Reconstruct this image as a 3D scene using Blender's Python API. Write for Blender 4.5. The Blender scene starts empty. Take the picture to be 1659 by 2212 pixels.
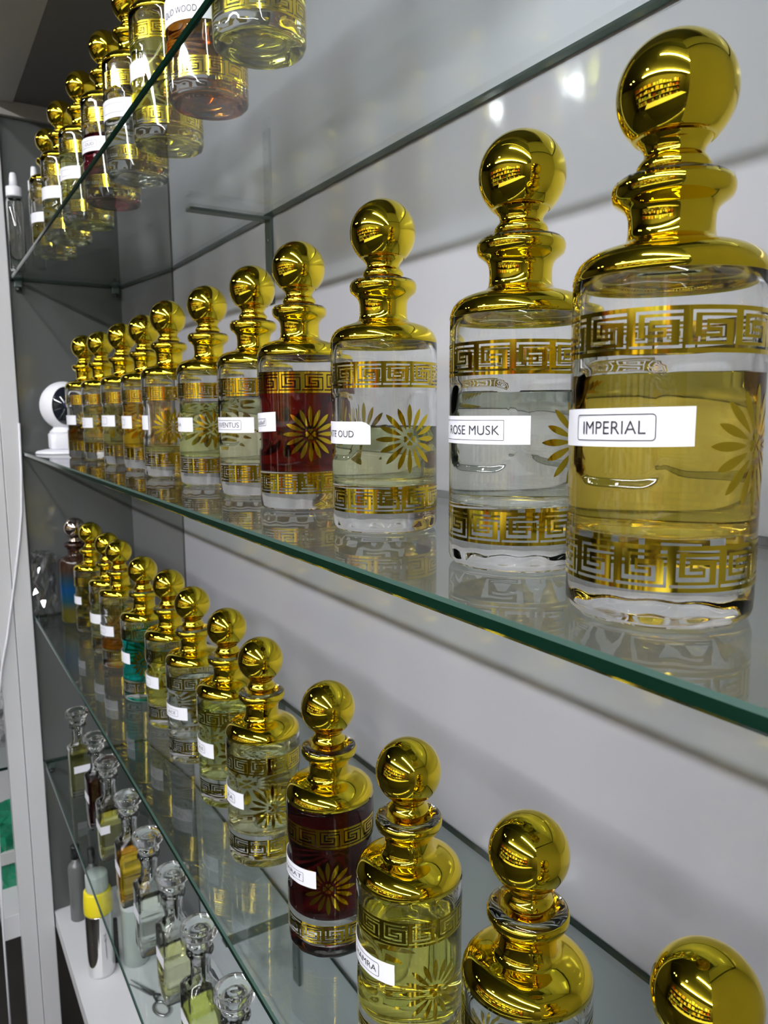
import bpy, bmesh, math, random
from math import sin, cos, pi, radians, asin, atan2, sqrt
from mathutils import Matrix, Vector
random.seed(7)
SC = bpy.context.scene
COL = SC.collection
Z0 = 1.45                      # camera height above the shop floor

# ------------------------------------------------------------------ helpers
def clampn(v, a, b): return max(a, min(b, v))

def link(o, parent=None):
    COL.objects.link(o)
    if parent is not None: o.parent = parent
    return o

def mesh_from(name, verts, faces, mats, smooth=True, fmat=None):
    me = bpy.data.meshes.new(name)
    me.from_pydata(verts, [], faces)
    for m in (mats if isinstance(mats, (list, tuple)) else [mats]): me.materials.append(m)
    if smooth: me.polygons.foreach_set('use_smooth', [True] * len(me.polygons))
    if fmat is not None: me.polygons.foreach_set('material_index', fmat)
    me.update()
    return me

def obj(name, me, parent=None, loc=(0, 0, 0), rz=0.0):
    o = bpy.data.objects.new(name, me)
    o.location = loc; o.rotation_euler = (0, 0, rz)
    return link(o, parent)

def thing(name, label, cat, loc=(0, 0, 0), rz=0.0, group=None, me=None):
    o = bpy.data.objects.new(name, me)
    o.location = loc; o.rotation_euler = (0, 0, rz)
    if me is None: o.empty_display_size = 0.02
    o['label'] = label; o['category'] = cat
    if group: o['group'] = group
    return link(o)

def structure(o):
    o['kind'] = 'structure'; return o

def box_geo(x0, y0, z0, x1, y1, z1, V=None, F=None):
    V = [] if V is None else V; F = [] if F is None else F
    b = len(V)
    V += [(x0, y0, z0), (x1, y0, z0), (x1, y1, z0), (x0, y1, z0), (x0, y0, z1), (x1, y0, z1), (x1, y1, z1), (x0, y1, z1)]
    F += [(b, b+3, b+2, b+1), (b+4, b+5, b+6, b+7), (b, b+1, b+5, b+4), (b+1, b+2, b+6, b+5), (b+2, b+3, b+7, b+6), (b+3, b, b+4, b+7)]
    return V, F

def bevel_box(name, x0, y0, z0, x1, y1, z1, mat, bev=0.0008, seg=2):
    V, F = box_geo(x0, y0, z0, x1, y1, z1)
    me = mesh_from(name, V, F, mat, smooth=False)
    if bev > 0:
        bm = bmesh.new(); bm.from_mesh(me)
        bmesh.ops.bevel(bm, geom=list(bm.edges), offset=bev, segments=seg, profile=0.5, affect='EDGES')
        bm.to_mesh(me); bm.free()
    return me

def lathe(name, prof, mats, n=64, closed=False, smooth=True, rfun=None, midx=None):
    """prof: list of (r, z); revolve about z. closed -> profile loop closed (torus like)."""
    V = []; F = []; FM = []
    rows = []
    for i, (r, z) in enumerate(prof):
        if r < 1e-7:
            rows.append([len(V)]); V.append((0, 0, z))
        else:
            row = []
            for k in range(n):
                a = 2 * pi * k / n
                rr = r if rfun is None else rfun(i, r, z, a)
                row.append(len(V)); V.append((rr * cos(a), rr * sin(a), z))
            rows.append(row)
    m = len(rows)
    for i in range(m if closed else m - 1):
        A = rows[i]; B = rows[(i + 1) % m]
        mi = 0 if midx is None else midx(i)
        for k in range(n):
            k2 = (k + 1) % n
            if len(A) == 1 and len(B) == 1: continue
            if len(A) == 1: F.append((A[0], B[k2], B[k]))
            elif len(B) == 1: F.append((A[k], A[k2], B[0]))
            else: F.append((A[k], A[k2], B[k2], B[k]))
            FM.append(mi)
    me = mesh_from(name, V, F, mats, smooth, FM)
    return me

def tube(name, pts, r, mat, n=8, closed=False):
    pts = [Vector(p) for p in pts]; V = []; F = []
    m = len(pts)
    up = Vector((0.13, 0.21, 0.97)).normalized()
    for i, p in enumerate(pts):
        if closed: d = (pts[(i+1) % m] - pts[i-1])
        else: d = pts[min(i+1, m-1)] - pts[max(i-1, 0)]
        d.normalize()
        a = d.cross(up)
        if a.length < 1e-4: a = d.cross(Vector((1, 0, 0)))
        a.normalize(); b = a.cross(d)
        for k in range(n):
            t = 2*pi*k/n
            V.append(tuple(p + a*(r*cos(t)) + b*(r*sin(t))))
    for i in range(m if closed else m-1):
        j = (i+1) % m
        for k in range(n):
            k2 = (k+1) % n
            F.append((i*n+k, i*n+k2, j*n+k2, j*n+k))
    if not closed:
        F.append(tuple(range(n))[::-1]); F.append(tuple((m-1)*n+k for k in range(n)))
    return mesh_from(name, V, F, mat)

# ------------------------------------------------------------------ materials
def srgb(r, g, b):
    f = lambda c: (c/255/12.92 if c/255 <= 0.04045 else ((c/255+0.055)/1.055)**2.4)
    return (f(r), f(g), f(b), 1)

def newmat(name):
    m = bpy.data.materials.new(name); m.use_nodes = True
    nt = m.node_tree; nt.nodes.clear()
    out = nt.nodes.new('ShaderNodeOutputMaterial')
    return m, nt, out

def pmat(name, col, rough=0.5, metal=0.0, trans=0.0, ior=1.5, spec=0.5, emit=None, estr=0.0, bump=None, var=None, coat=0.0):
    m, nt, out = newmat(name)
    p = nt.nodes.new('ShaderNodeBsdfPrincipled')
    p.inputs['Base Color'].default_value = col if len(col) == 4 else (*col, 1)
    p.inputs['Roughness'].default_value = rough
    p.inputs['Metallic'].default_value = metal
    p.inputs['Transmission Weight'].default_value = trans
    p.inputs['IOR'].default_value = ior
    p.inputs['Specular IOR Level'].default_value = spec
    p.inputs['Coat Weight'].default_value = coat; p.inputs['Coat Roughness'].default_value = 0.07
    if emit: 
        p.inputs['Emission Color'].default_value = emit; p.inputs['Emission Strength'].default_value = estr
    if bump or var:
        tc = nt.nodes.new('ShaderNodeTexCoord')
    if bump:
        nz = nt.nodes.new('ShaderNodeTexNoise'); nz.inputs['Scale'].default_value = bump[0]; nz.inputs['Detail'].default_value = 3
        bp = nt.nodes.new('ShaderNodeBump'); bp.inputs['Strength'].default_value = bump[1]; bp.inputs['Distance'].default_value = bump[2]
        nt.links.new(tc.outputs['Object'], nz.inputs['Vector'])
        nt.links.new(nz.outputs['Fac'], bp.inputs['Height']); nt.links.new(bp.outputs['Normal'], p.inputs['Normal'])
    if var:
        nz2 = nt.nodes.new('ShaderNodeTexNoise'); nz2.inputs['Scale'].default_value = var[0]; nz2.inputs['Detail'].default_value = 4
        mx = nt.nodes.new('ShaderNodeMix'); mx.data_type = 'RGBA'
        mx.inputs['A'].default_value = col if len(col) == 4 else (*col, 1)
        mx.inputs['B'].default_value = var[1]
        nt.links.new(tc.outputs['Object'], nz2.inputs['Vector'])
        nt.links.new(nz2.outputs['Fac'], mx.inputs['Factor']); nt.links.new(mx.outputs['Result'], p.inputs['Base Color'])
    nt.links.new(p.outputs['BSDF'], out.inputs['Surface'])
    return m

def pane_mat(name, tint, ior=1.5):
    """clear sheet glass: fresnel mirror over a lightly tinted clear pane (flat parallel faces)"""
    m, nt, out = newmat(name)
    tr = nt.nodes.new('ShaderNodeBsdfTransparent'); tr.inputs['Color'].default_value = (*tint, 1)
    gl = nt.nodes.new('ShaderNodeBsdfGlossy'); gl.inputs['Roughness'].default_value = 0.0
    fr = nt.nodes.new('ShaderNodeFresnel'); fr.inputs['IOR'].default_value = ior
    geo = nt.nodes.new('ShaderNodeNewGeometry')
    # the fresnel node inverts the index on back faces; feed it the inverse there so both faces act as air-to-glass
    mixi = nt.nodes.new('ShaderNodeMix'); mixi.data_type = 'FLOAT'
    mixi.inputs['A'].default_value = ior; mixi.inputs['B'].default_value = 1/ior
    nt.links.new(geo.outputs['Backfacing'], mixi.inputs['Factor']); nt.links.new(mixi.outputs['Result'], fr.inputs['IOR'])
    mx = nt.nodes.new('ShaderNodeMixShader')
    nt.links.new(fr.outputs['Fac'], mx.inputs['Fac'])
    nt.links.new(tr.outputs['BSDF'], mx.inputs[1]); nt.links.new(gl.outputs['BSDF'], mx.inputs[2])
    nt.links.new(mx.outputs['Shader'], out.inputs['Surface'])
    return m

M = {}
M['gold'] = pmat('gold_plating', (0.86, 0.66, 0.035), 0.03, 1.0)
M['gold_print'] = pmat('gold_print', (0.80, 0.60, 0.045), 0.10, 1.0)
M['rose_silver'] = pmat('rose_silver_plating', (0.62, 0.52, 0.46), 0.05, 1.0)
M['glass'] = pmat('clear_bottle_glass', (0.985, 0.995, 0.985), 0.0, 0, 1.0, 1.5)
M['pane'] = pane_mat('shelf_glass_face', (0.885, 0.92, 0.905))
M['edge'] = pmat('shelf_glass_edge', (0.003, 0.016, 0.009), 0.10, 0, 0, 1.5, 0.4)
M['arris'] = pmat('ground_glass_arris', (0.035, 0.07, 0.058), 0.35)
M['paper'] = pmat('white_label_paper', (0.72, 0.72, 0.79), 0.45, bump=(90, 0.2, 0.0005))
M['ink'] = pmat('black_label_ink', (0.02, 0.02, 0.025), 0.5)
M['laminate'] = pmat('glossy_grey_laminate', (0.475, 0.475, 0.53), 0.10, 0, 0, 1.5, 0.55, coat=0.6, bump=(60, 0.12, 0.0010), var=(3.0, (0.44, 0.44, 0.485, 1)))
M['laminate_shaded'] = pmat('grey_laminate_shaded', (0.15, 0.15, 0.155), 0.12, 0, 0, 1.5, 0.5, bump=(55, 0.10, 0.001))  # far stretch of the back wall: light falloff put into the colour
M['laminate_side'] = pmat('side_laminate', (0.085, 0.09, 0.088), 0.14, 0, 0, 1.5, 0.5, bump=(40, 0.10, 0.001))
M['board'] = pmat('white_melamine', (0.60, 0.60, 0.62), 0.3, bump=(80, 0.05, 0.0005))
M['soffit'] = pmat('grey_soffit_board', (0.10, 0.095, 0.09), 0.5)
M['fascia'] = pmat('grey_fascia_board', (0.30, 0.29, 0.27), 0.5)
M['seam'] = pmat('dark_seam_filler', (0.05, 0.05, 0.05), 0.6)
M['bracket'] = pmat('dark_grey_bracket_metal', (0.10, 0.13, 0.125), 0.35, 0.3)
M['black'] = pmat('black_plastic', (0.012, 0.012, 0.014), 0.3)
M['gloss_black'] = pmat('gloss_black_lens', (0.01, 0.012, 0.018), 0.06)
M['white_plastic'] = pmat('white_plastic', (0.78, 0.78, 0.84), 0.35)
M['chrome'] = pmat('polished_chrome', (0.8, 0.8, 0.8), 0.06, 1.0)
M['steel'] = pmat('brushed_steel', (0.42, 0.42, 0.43), 0.22, 1.0)
M['yellow'] = pmat('yellow_plastic', (0.75, 0.62, 0.02), 0.3)
M['frost'] = pmat('frosted_plastic', (0.62, 0.68, 0.66), 0.4, trans=0.35)
M['smoke'] = pmat('smoked_grey_glass', (0.12, 0.125, 0.125), 0.25)
M['tube'] = pmat('fluorescent_tube', (1, 1, 1), 0.5, emit=(0.975, 0.985, 1.0, 1), estr=82)
M['tube_far'] = pmat('fluorescent_tube_bright', (1, 1, 1), 0.5, emit=(0.975, 0.985, 1.0, 1), estr=118)
M['panel_light'] = pmat('led_downlight', (1, 1, 1), 0.5, emit=(1, 0.99, 1.0, 1), estr=60)
M['floor'] = pmat('shop_floor_tile', (0.04, 0.038, 0.035), 0.12, var=(6, (0.025, 0.024, 0.022, 1)))
M['ceil'] = pmat('shop_ceiling_paint', (0.028, 0.030, 0.024), 0.7)
M['shopwall'] = pmat('shop_wall_paint', (0.05, 0.045, 0.035), 0.6)

def liquid(name, rgb):
    return pmat(name, rgb, 0.0, 0, 1.0, 1.36, 0.5)

# ------------------------------------------------------------------ camera (solved from the photograph)
F_PX = 1636.757
fw = Vector((0.524941, 0.840714, -0.132803)); rt = Vector((0.847667, -0.530475, -0.00755)); up = Vector((0.076796, 0.108609, 0.991114))
cam = bpy.data.cameras.new('camera'); camo = bpy.data.objects.new('camera', cam); COL.objects.link(camo)
mw = Matrix((( rt.x, up.x, -fw.x, 0), (rt.y, up.y, -fw.y, 0), (rt.z, up.z, -fw.z, Z0), (0, 0, 0, 1)))
camo.matrix_world = mw
cam.sensor_fit = 'VERTICAL'; cam.sensor_height = 24.0; cam.sensor_width = 18.0
cam.lens = 24.0 * F_PX / 2212
cam.clip_start = 0.01; cam.clip_end = 40
cam.dof.use_dof = True; cam.dof.focus_distance = 0.42; cam.dof.aperture_fstop = 15.0
SC.camera = camo

# ------------------------------------------------------------------ cabinet
XF, XW = 0.184, 0.444          # shelf front edge, back wall plane
YN, YE = 0.105, 1.715          # near partition face, far end panel face
YS, XE = 1.455, 0.408          # seam in the back wall, back corner at the end panel
ZC = 0.60 + Z0                 # soffit of the cabinet
ZB = -1.10 + Z0                # bottom board
SHELF = [('up', 0.2675 + 0.002), ('mid', -0.0784), ('low', -0.4227), ('deep', -0.747)]
SZ = {k: z + Z0 for k, z in SHELF}
TH = 0.0075

def wall_quad(name, p, q, z0, z1, th, mat, side=1):
    """vertical slab from p to q (xy), thickness th to the +x side"""
    p = Vector((p[0], p[1])); q = Vector((q[0], q[1])); d = (q - p).normalized(); nrm = Vector((d.y, -d.x)) * side
    a, b, c, e = p, q, q + nrm*th, p + nrm*th
    V = [(a.x, a.y, z0), (b.x, b.y, z0), (c.x, c.y, z0), (e.x, e.y, z0), (a.x, a.y, z1), (b.x, b.y, z1), (c.x, c.y, z1), (e.x, e.y, z1)]
    F = [(0, 3, 2, 1), (4, 5, 6, 7), (0, 1, 5, 4), (1, 2, 6, 5), (2, 3, 7, 6), (3, 0, 4, 7)]
    return mesh_from(name, V, F, mat, smooth=False)

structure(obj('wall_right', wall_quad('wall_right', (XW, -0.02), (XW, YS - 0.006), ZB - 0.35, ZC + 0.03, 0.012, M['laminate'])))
structure(obj('wall_right_far', wall_quad('wall_right_far', (XW, YS + 0.006), (XE, YE + 0.02), ZB - 0.35, ZC + 0.03, 0.012, M['laminate_shaded'])))
structure(obj('trim_1', wall_quad('trim_1', (XW + 0.003, YS - 0.006), (XW + 0.003, YS + 0.006), ZB, ZC, 0.006, M['seam'])))
structure(obj('wall_far', bevel_box('wall_far', 0.196, YE, ZB - 0.04, XW + 0.02, YE + 0.018, ZC + 0.03, M['laminate_side'], 0)))
structure(obj('wall_near', bevel_box('wall_near', XF + 0.008, YN - 0.018, ZB - 0.35, XW + 0.004, YN, ZC + 0.03, M['board'], 0.0006)))
structure(obj('ceiling', bevel_box('ceiling', 0.222, -0.02, ZC, XW + 0.02, YE + 0.02, ZC + 0.018, M['soffit'], 0)))
structure(obj('trim_2', bevel_box('trim_2', 0.162, -0.6, ZC - 0.004, 0.222, YE + 0.06, ZC + 0.05, M['fascia'], 0.001)))
structure(obj('trim_3', bevel_box('trim_3', 0.196, YE - 0.012, ZC - 0.028, XE + 0.02, YE, ZC, M['fascia'], 0.001)))
# upright boards of the face frame
structure(obj('trim_4', bevel_box('trim_4', 0.1595, YE - 0.010, -0.0, 0.1935, YE + 0.030, ZC + 0.3, M['board'], 0.0012)))
structure(obj('trim_5', bevel_box('trim_5', 0.1275, YE - 0.006, -0.0, 0.1585, YE + 0.030, ZC + 0.3, M['board'], 0.0012)))
structure(obj('trim_6', bevel_box('trim_6', 0.30, YE - 0.006, ZB, XE + 0.02, YE - 0.0005, ZB + 0.012, M['board'], 0.0006)))

bt = bevel_box('bottom_board', 0.196, YN, ZB - 0.035, XW, YE, ZB, M['board'], 0.001)
o = structure(obj('floor_cabinet', bt)); o.name = 'floor_cabinet'

def shelf(key, label):
    zt = SZ[key]
    out = [(XF, YN + 0.001), (XW - 0.001, YN + 0.001), (XW - 0.001, YS), (XE + 0.001, YE - 0.001), (XF + 0.012, YE - 0.001)]
    n = len(out); b = 0.0016
    cx = sum(p[0] for p in out)/n; cy = sum(p[1] for p in out)/n
    def inset(p, d):
        return (p[0] + (d if p[0] < cx else -d), p[1] + (d if p[1] < cy else -d))
    rings = [([inset(p, b) for p in out], zt - TH), (out, zt - TH + b), (out, zt - b), ([inset(p, b) for p in out], zt)]
    V = []; F = []; FM = []
    for pts, z in rings:
        for p in pts: V.append((p[0], p[1], z))
    F.append(tuple(range(n))[::-1]); FM.append(0)
    F.append(tuple(3*n + k for k in range(n))); FM.append(0)
    for r in range(3):
        for k in range(n):
            k2 = (k+1) % n
            F.append((r*n+k, r*n+k2, (r+1)*n+k2, (r+1)*n+k)); FM.append(1 if r < 2 else 2)
    me = mesh_from('glass_shelf', V, F, [M['pane'], M['edge'], M['arris']], smooth=False, fmat=FM)
    t = thing('glass_shelf', label, 'shelf', me=me)
    return t
shelf('up', 'topmost clear glass shelf with dark green edge, seen from below, under the highest row')
shelf('mid', 'clear glass shelf with thick dark green edge under the middle row of large gold bottles')
shelf('low', 'clear glass shelf with thin green edge under the lower row of gold-topped bottles')
shelf('deep', 'lowest clear glass shelf holding the square bottles with clear stoppers')

# brackets: vertical strip on the wall + arm under the shelf
def bracket(key, y, label, arm=0.115):
    z = SZ[key] - TH
    t = thing('shelf_bracket', label, 'bracket', (XW, y, z), group=None)
    st = obj('wall_strip', bevel_box('wall_strip', -0.0042, -0.010, -0.114, -0.0002, 0.010, -0.0005, M['bracket'], 0.0004), t)
    for zz in (-0.03, -0.09):
        obj('screw', lathe('screw', [(0, 0.0011), (0.0018, 0.0010), (0.0026, 0.0004), (0.0026, 0)], M['steel'], 12), st, (-0.0042, 0, zz)).rotation_euler = (0, -pi/2, 0)
    obj('shelf_arm', bevel_box('shelf_arm', -arm, -0.009, -0.0040, -0.0045, 0.009, -0.0002, M['bracket'], 0.0004), t)
bracket('up', 1.0, 'dark grey L-shaped bracket on the wall under the topmost glass shelf')
bracket('low', 1.0, 'dark grey bracket on the wall under the lower row of gold bottles')
bracket('deep', 0.97, 'dark grey bracket under the lowest glass shelf')
def clip(x, y, z, label):
    t = thing('shelf_clip', label, 'clip', (x, y, z))
    obj('peg', bevel_box('peg', -0.007, -0.008, -0.012, 0.007, -0.0005, -0.0002, M['bracket'], 0.001), t)
    obj('grip', lathe('grip', [(0, -0.02), (0.005, -0.02), (0.0055, -0.018), (0.0055, -0.0125), (0, -0.0125)], M['black'], 16), t, (0, -0.006, 0))
clip(0.210, YE, SZ['up'] - TH, 'small dark clip holding the front corner of the topmost shelf at the end panel')
clip(0.398, YE - 0.002, SZ['up'] - TH, 'small dark clip holding the back corner of the topmost shelf')
clip(0.212, YE, SZ['low'] - TH, 'small dark clip under the far front corner of the lower glass shelf')
clip(0.210, YE, SZ['deep'] - TH, 'small dark clip under the far front corner of the lowest glass shelf')

# ------------------------------------------------------------------ the gold-topped perfume bottle
R = 0.035; NS = 96
PZ0, PZ1, PHW = 0.0485, 0.0885, radians(31)     # moulded panel: z range, half width
def sd_panel(a, z):
    """signed distance (m) outside the rounded panel centred on angle 0 or pi"""
    best = 1e9
    for c in (0, pi):
        d = (a - c + pi) % (2*pi) - pi
        x = abs(d)*R; y = abs(z - (PZ0+PZ1)/2)
        hx = PHW*R; hy = (PZ1-PZ0)/2; cr = 0.009
        qx = x - (hx-cr); qy = y - (hy-cr)
        s = sqrt(max(qx, 0)**2 + max(qy, 0)**2) + min(max(qx, qy), 0) - cr
        best = min(best, s)
    return best
def body_r(i, r, z, a):
    if 0.040 < z < 0.097 and r > 0.034:
        s = sd_panel(a, z)
        t = clampn(0.5 - s/0.0030, 0, 1); t = t*t*(3-2*t)
        return r - 0.0016*t
    if z < 0.006 and r > 0.030:
        return r + 0.00025*cos(14*a)
    return r
def frange(a, b, n): return [a + (b-a)*k/(n-1) for k in range(n)]
outer = [(0, 0.0030), (0.0150, 0.0030), (0.0205, 0.0024), (0.0222, 0.0008), (0.0245, 0.0), (0.0300, 0.0), (0.0325, 0.0006), (0.0341, 0.0022), (0.0348, 0.0045), (0.0350, 0.0080)]
outer += [(R, z) for z in (0.014, 0.022, 0.030, 0.038, 0.042, 0.0445)]
outer += [(R, z) for z in frange(0.0455, 0.0915, 38)]
outer += [(R, z) for z in (0.094, 0.098, 0.104, 0.110, 0.1155)]
shoulder = [(0.0350, 0.1190), (0.0349, 0.1215), (0.0343, 0.1247), (0.0331, 0.1275), (0.0312, 0.1297), (0.0285, 0.1315), (0.0252, 0.1328), (0.0220, 0.1338), (0.0190, 0.1346), (0.0170, 0.1356), (0.0158, 0.1372), (0.0153, 0.1395)]
neck = [(0.0152, 0.1430), (0.0153, 0.1465), (0.0158, 0.1490), (0.0170, 0.1510), (0.0189, 0.1526), (0.0207, 0.1540), (0.0215, 0.1562), (0.0216, 0.1584), (0.0209, 0.1604), (0.0196, 0.1618)]
lip = [(0.0180, 0.1622), (0.0160, 0.1621), (0.0149, 0.1613), (0.0141, 0.1600)]
inner = [(0.0122, 0.1585), (0.0118, 0.1540), (0.0116, 0.1450), (0.0120, 0.1380), (0.0140, 0.1322), (0.0180, 0.1300), (0.0240, 0.1282), (0.0290, 0.1255), (0.0312, 0.1215), (0.0318, 0.1160), (0.0318, 0.100), (0.0312, 0.096), (0.0303, 0.091), (0.0302, 0.070), (0.0303, 0.048), (0.0308, 0.043), (0.0308, 0.036), (0.0300, 0.0325), (0.0275, 0.0308), (0.0220, 0.0300), (0.0120, 0.0306), (0, 0.0312)]
ME = {}
ME['glass_body'] = lathe('glass_body', outer + shoulder + neck + lip + inner, M['glass'], NS, rfun=body_r)

def offset_profile(p, d):
    out = []
    for i, (r, z) in enumerate(p):
        a = p[max(i-1, 0)]; b = p[min(i+1, len(p)-1)]
        t = Vector((b[0]-a[0], b[1]-a[1])); t.normalize()
        out.append((r + t.y*d, z - t.x*d))
    return out
gp = shoulder[1:] + neck[:-1]
g_o = offset_profile(gp, 0.00028); g_i = offset_profile(gp, 0.00006)
ME['gold_shoulder'] = lathe('gold_shoulder', g_o + g_i[::-1], M['gold'], NS, closed=True)

def ball_prof(rb, zc, zlow, n=26):
    a0 = asin(clampn((zlow - zc)/rb, -1, 1))
    return [(rb*cos(t), zc + rb*sin(t)) for t in frange(a0, pi/2 - 0.0001, n)][:-1] + [(0, zc + rb)]
plug = [(0, 0.1475), (0.0098, 0.1475), (0.0104, 0.1482), (0.0110, 0.1580), (0.0116, 0.1625), (0.0127, 0.1636), (0.0132, 0.1650), (0.0131, 0.1664), (0.0121, 0.1680), (0.0110, 0.1692), (0.0106, 0.1706), (0.0109, 0.1722), (0.0122, 0.1738), (0.0131, 0.1749), (0.0134, 0.1758), (0.0139, 0.1762)]
bp_ = ball_prof(0.0213, 0.1914, 0.1914 - 0.0161, 30)
ME['stopper'] = lathe('ball_stopper', plug + bp_, M['gold'], 72)
ME['stopper_silver'] = lathe('ball_stopper_silver', plug + bp_, M['rose_silver'], 72)

# Greek key band, laid on the glass as a thin closed skin
def on_cyl(a, z, r): return (r*cos(a), r*sin(a), z)
def in_seg(x, y, p, q, w):
    x0, x1 = sorted((p[0], q[0])); y0, y1 = sorted((p[1], q[1]))
    return x0 - w <= x <= x1 + w and y0 - w <= y <= y1 + w
P1 = [(8.0, 6.0), (1.0, 6.0), (1.0, 1.3), (6.1, 1.3), (6.1, 3.6), (3.7, 3.6)]
P2 = [(0.0, 0.0), (8.0, 0.0), (8.0, 4.8), (2.6, 4.8), (2.6, 2.5), (4.9, 2.5)]
def clear_cell(x, y):
    w = 0.29
    for P in (P1, P2):
        for p, q in zip(P[:-1], P[1:]):
            if in_seg(x, y, p, q, w): return True
    return False
def key_band(name, z0, z1, units=12):
    gx, gy = 36, 30           # cells per unit
    ux = 9.0; y0 = -0.95; y1 = 6.95
    V = []; F = []; rin, rout = R + 0.00004, R + 0.00016
    base = []
    for j in range(gy):
        yy = y0 + (y1-y0)*(j+0.5)/gy
        i = 0
        while i < gx:
            xx = (i+0.5)/gx*ux - 0.3
            if clear_cell(xx, yy): i += 1; continue
            k = i
            while k < gx and k - i < 3 and not clear_cell((k+0.5)/gx*ux - 0.3, yy): k += 1
            base.append((i/gx, k/gx, j/gy, (j+1)/gy)); i = k
    for u in range(units):
        for (xa, xb, ya, yb) in base:
            a0 = 2*pi*(u+xa)/units; a1 = 2*pi*(u+xb)/units
            za = z0 + (z1-z0)*ya; zb = z0 + (z1-z0)*yb
            b = len(V)
            V += [on_cyl(a0, za, rout), on_cyl(a1, za, rout), on_cyl(a1, zb, rout), on_cyl(a0, zb, rout)]
            F.append((b, b+1, b+2, b+3))
    me = mesh_from(name, V, F, M['gold_print'])
    bm = bmesh.new(); bm.from_mesh(me)
    bmesh.ops.remove_doubles(bm, verts=bm.verts, dist=2e-6)
    # exact radial normals for a clean mirror: shade smooth, thin skin
    bm.to_mesh(me); bm.free()
    me.polygons.foreach_set('use_smooth', [True]*len(me.polygons))
    ns = [Vector((v.co.x, v.co.y, 0)).normalized() for v in me.vertices]
    me.normals_split_custom_set_from_vertices([tuple(n) for n in ns])
    return me
ME['key_top'] = key_band('greek_key_band', 0.0925, 0.1085)
ME['key_bottom'] = key_band('greek_key_band_low', 0.0138, 0.0292)

def flower(name, ac, zc=0.0605, rr=0.0218):
    V = []; F = []; r = R + 0.00018
    def add(poly):
        # poly: list of rows of (u, v); strip between rows
        for row in poly:
            pass
    npet = 16
    def put(u, v): V.append(on_cyl(ac + u/R, zc + v, r)); return len(V)-1
    for k in range(npet):
        th = 2*pi*k/npet + 0.5*2*pi/npet*0
        L0, L1 = 0.0062, rr*(1.0 if k % 2 == 0 else 0.94)
        W = 0.0020
        prev = None
        for s in frange(0, 1, 12):
            l = L0 + (L1-L0)*s
            w = W*(sin(pi*min(1, 0.08+0.92*s))**0.75)*(0.45 + 0.75*s) if 0 < s < 1 else 0.0001
            row = [put(l*cos(th) - w*t*sin(th), l*sin(th) + w*t*cos(th)) for t in (-1, 0, 1)]
            if prev:
                F.append((prev[0], row[0], row[1], prev[1])); F.append((prev[1], row[1], row[2], prev[2]))
            prev = row
    for k in range(4):                      # small hearts round the middle
        th = pi/2*k; c = 0.0027
        pts = []
        for t in frange(0, 2*pi, 19)[:-1]:
            hx = 16*sin(t)**3; hy = 13*cos(t) - 5*cos(2*t) - 2*cos(3*t) - cos(4*t)
            x = hx*0.000125; y = hy*0.000125 + 0.0027
            pts.append(put(x*cos(th) - y*sin(th), x*sin(th) + y*cos(th)))
        cc = put(-0.0029*sin(th), 0.0029*cos(th))
        for a in range(len(pts)): F.append((cc, pts[a], pts[(a+1) % len(pts)]))
    me = mesh_from(name, V, F, M['gold_print'])
    bm = bmesh.new(); bm.from_mesh(me)
    for f in bm.faces:
        c = f.calc_center_median()
        if f.normal.dot(Vector((c.x, c.y, 0))) < 0: f.normal_flip()
    bm.to_mesh(me); bm.free()
    ns = [tuple(Vector((v.co.x, v.co.y, 0)).normalized()) for v in me.vertices]
    me.normals_split_custom_set_from_vertices(ns)
    return me
ME['flower_a'] = flower('flower_motif', pi/2)
ME['flower_b'] = flower('flower_motif_back', -pi/2)

_liqs = {}
def liquid_mesh(level, mat):
    key = (round(level, 4), mat.name)
    if key in _liqs: return _liqs[key]
    inn = [(r, z) for (r, z) in inner if z < 0.135][::-1]      # from bottom centre up
    e = 0.00012
    prof = []
    for (r, z) in inn:
        rr = r + (e if r > 0.02 else 0); zz = z - (e if z < 0.034 else 0)
        if z < level - 0.0012: prof.append((rr, zz))
        else:
            break
    # radius at the level
    pr = prof[-1]; nx = inn[len(prof)] if len(prof) < len(inn) else inn[-1]
    t = (level - pr[1])/max(1e-6, nx[1]-pr[1]); rl = pr[0] + (nx[0]+e - pr[0])*clampn(t, 0, 1)
    prof += [(rl, level + 0.0006), (rl - 0.0006, level + 0.0001), (rl - 0.0016, level - 0.0001), (rl*0.5, level - 0.00012), (0, level - 0.00012)]
    me = lathe('perfume', prof, mat, 80)
    _liqs[key] = me
    return me

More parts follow.
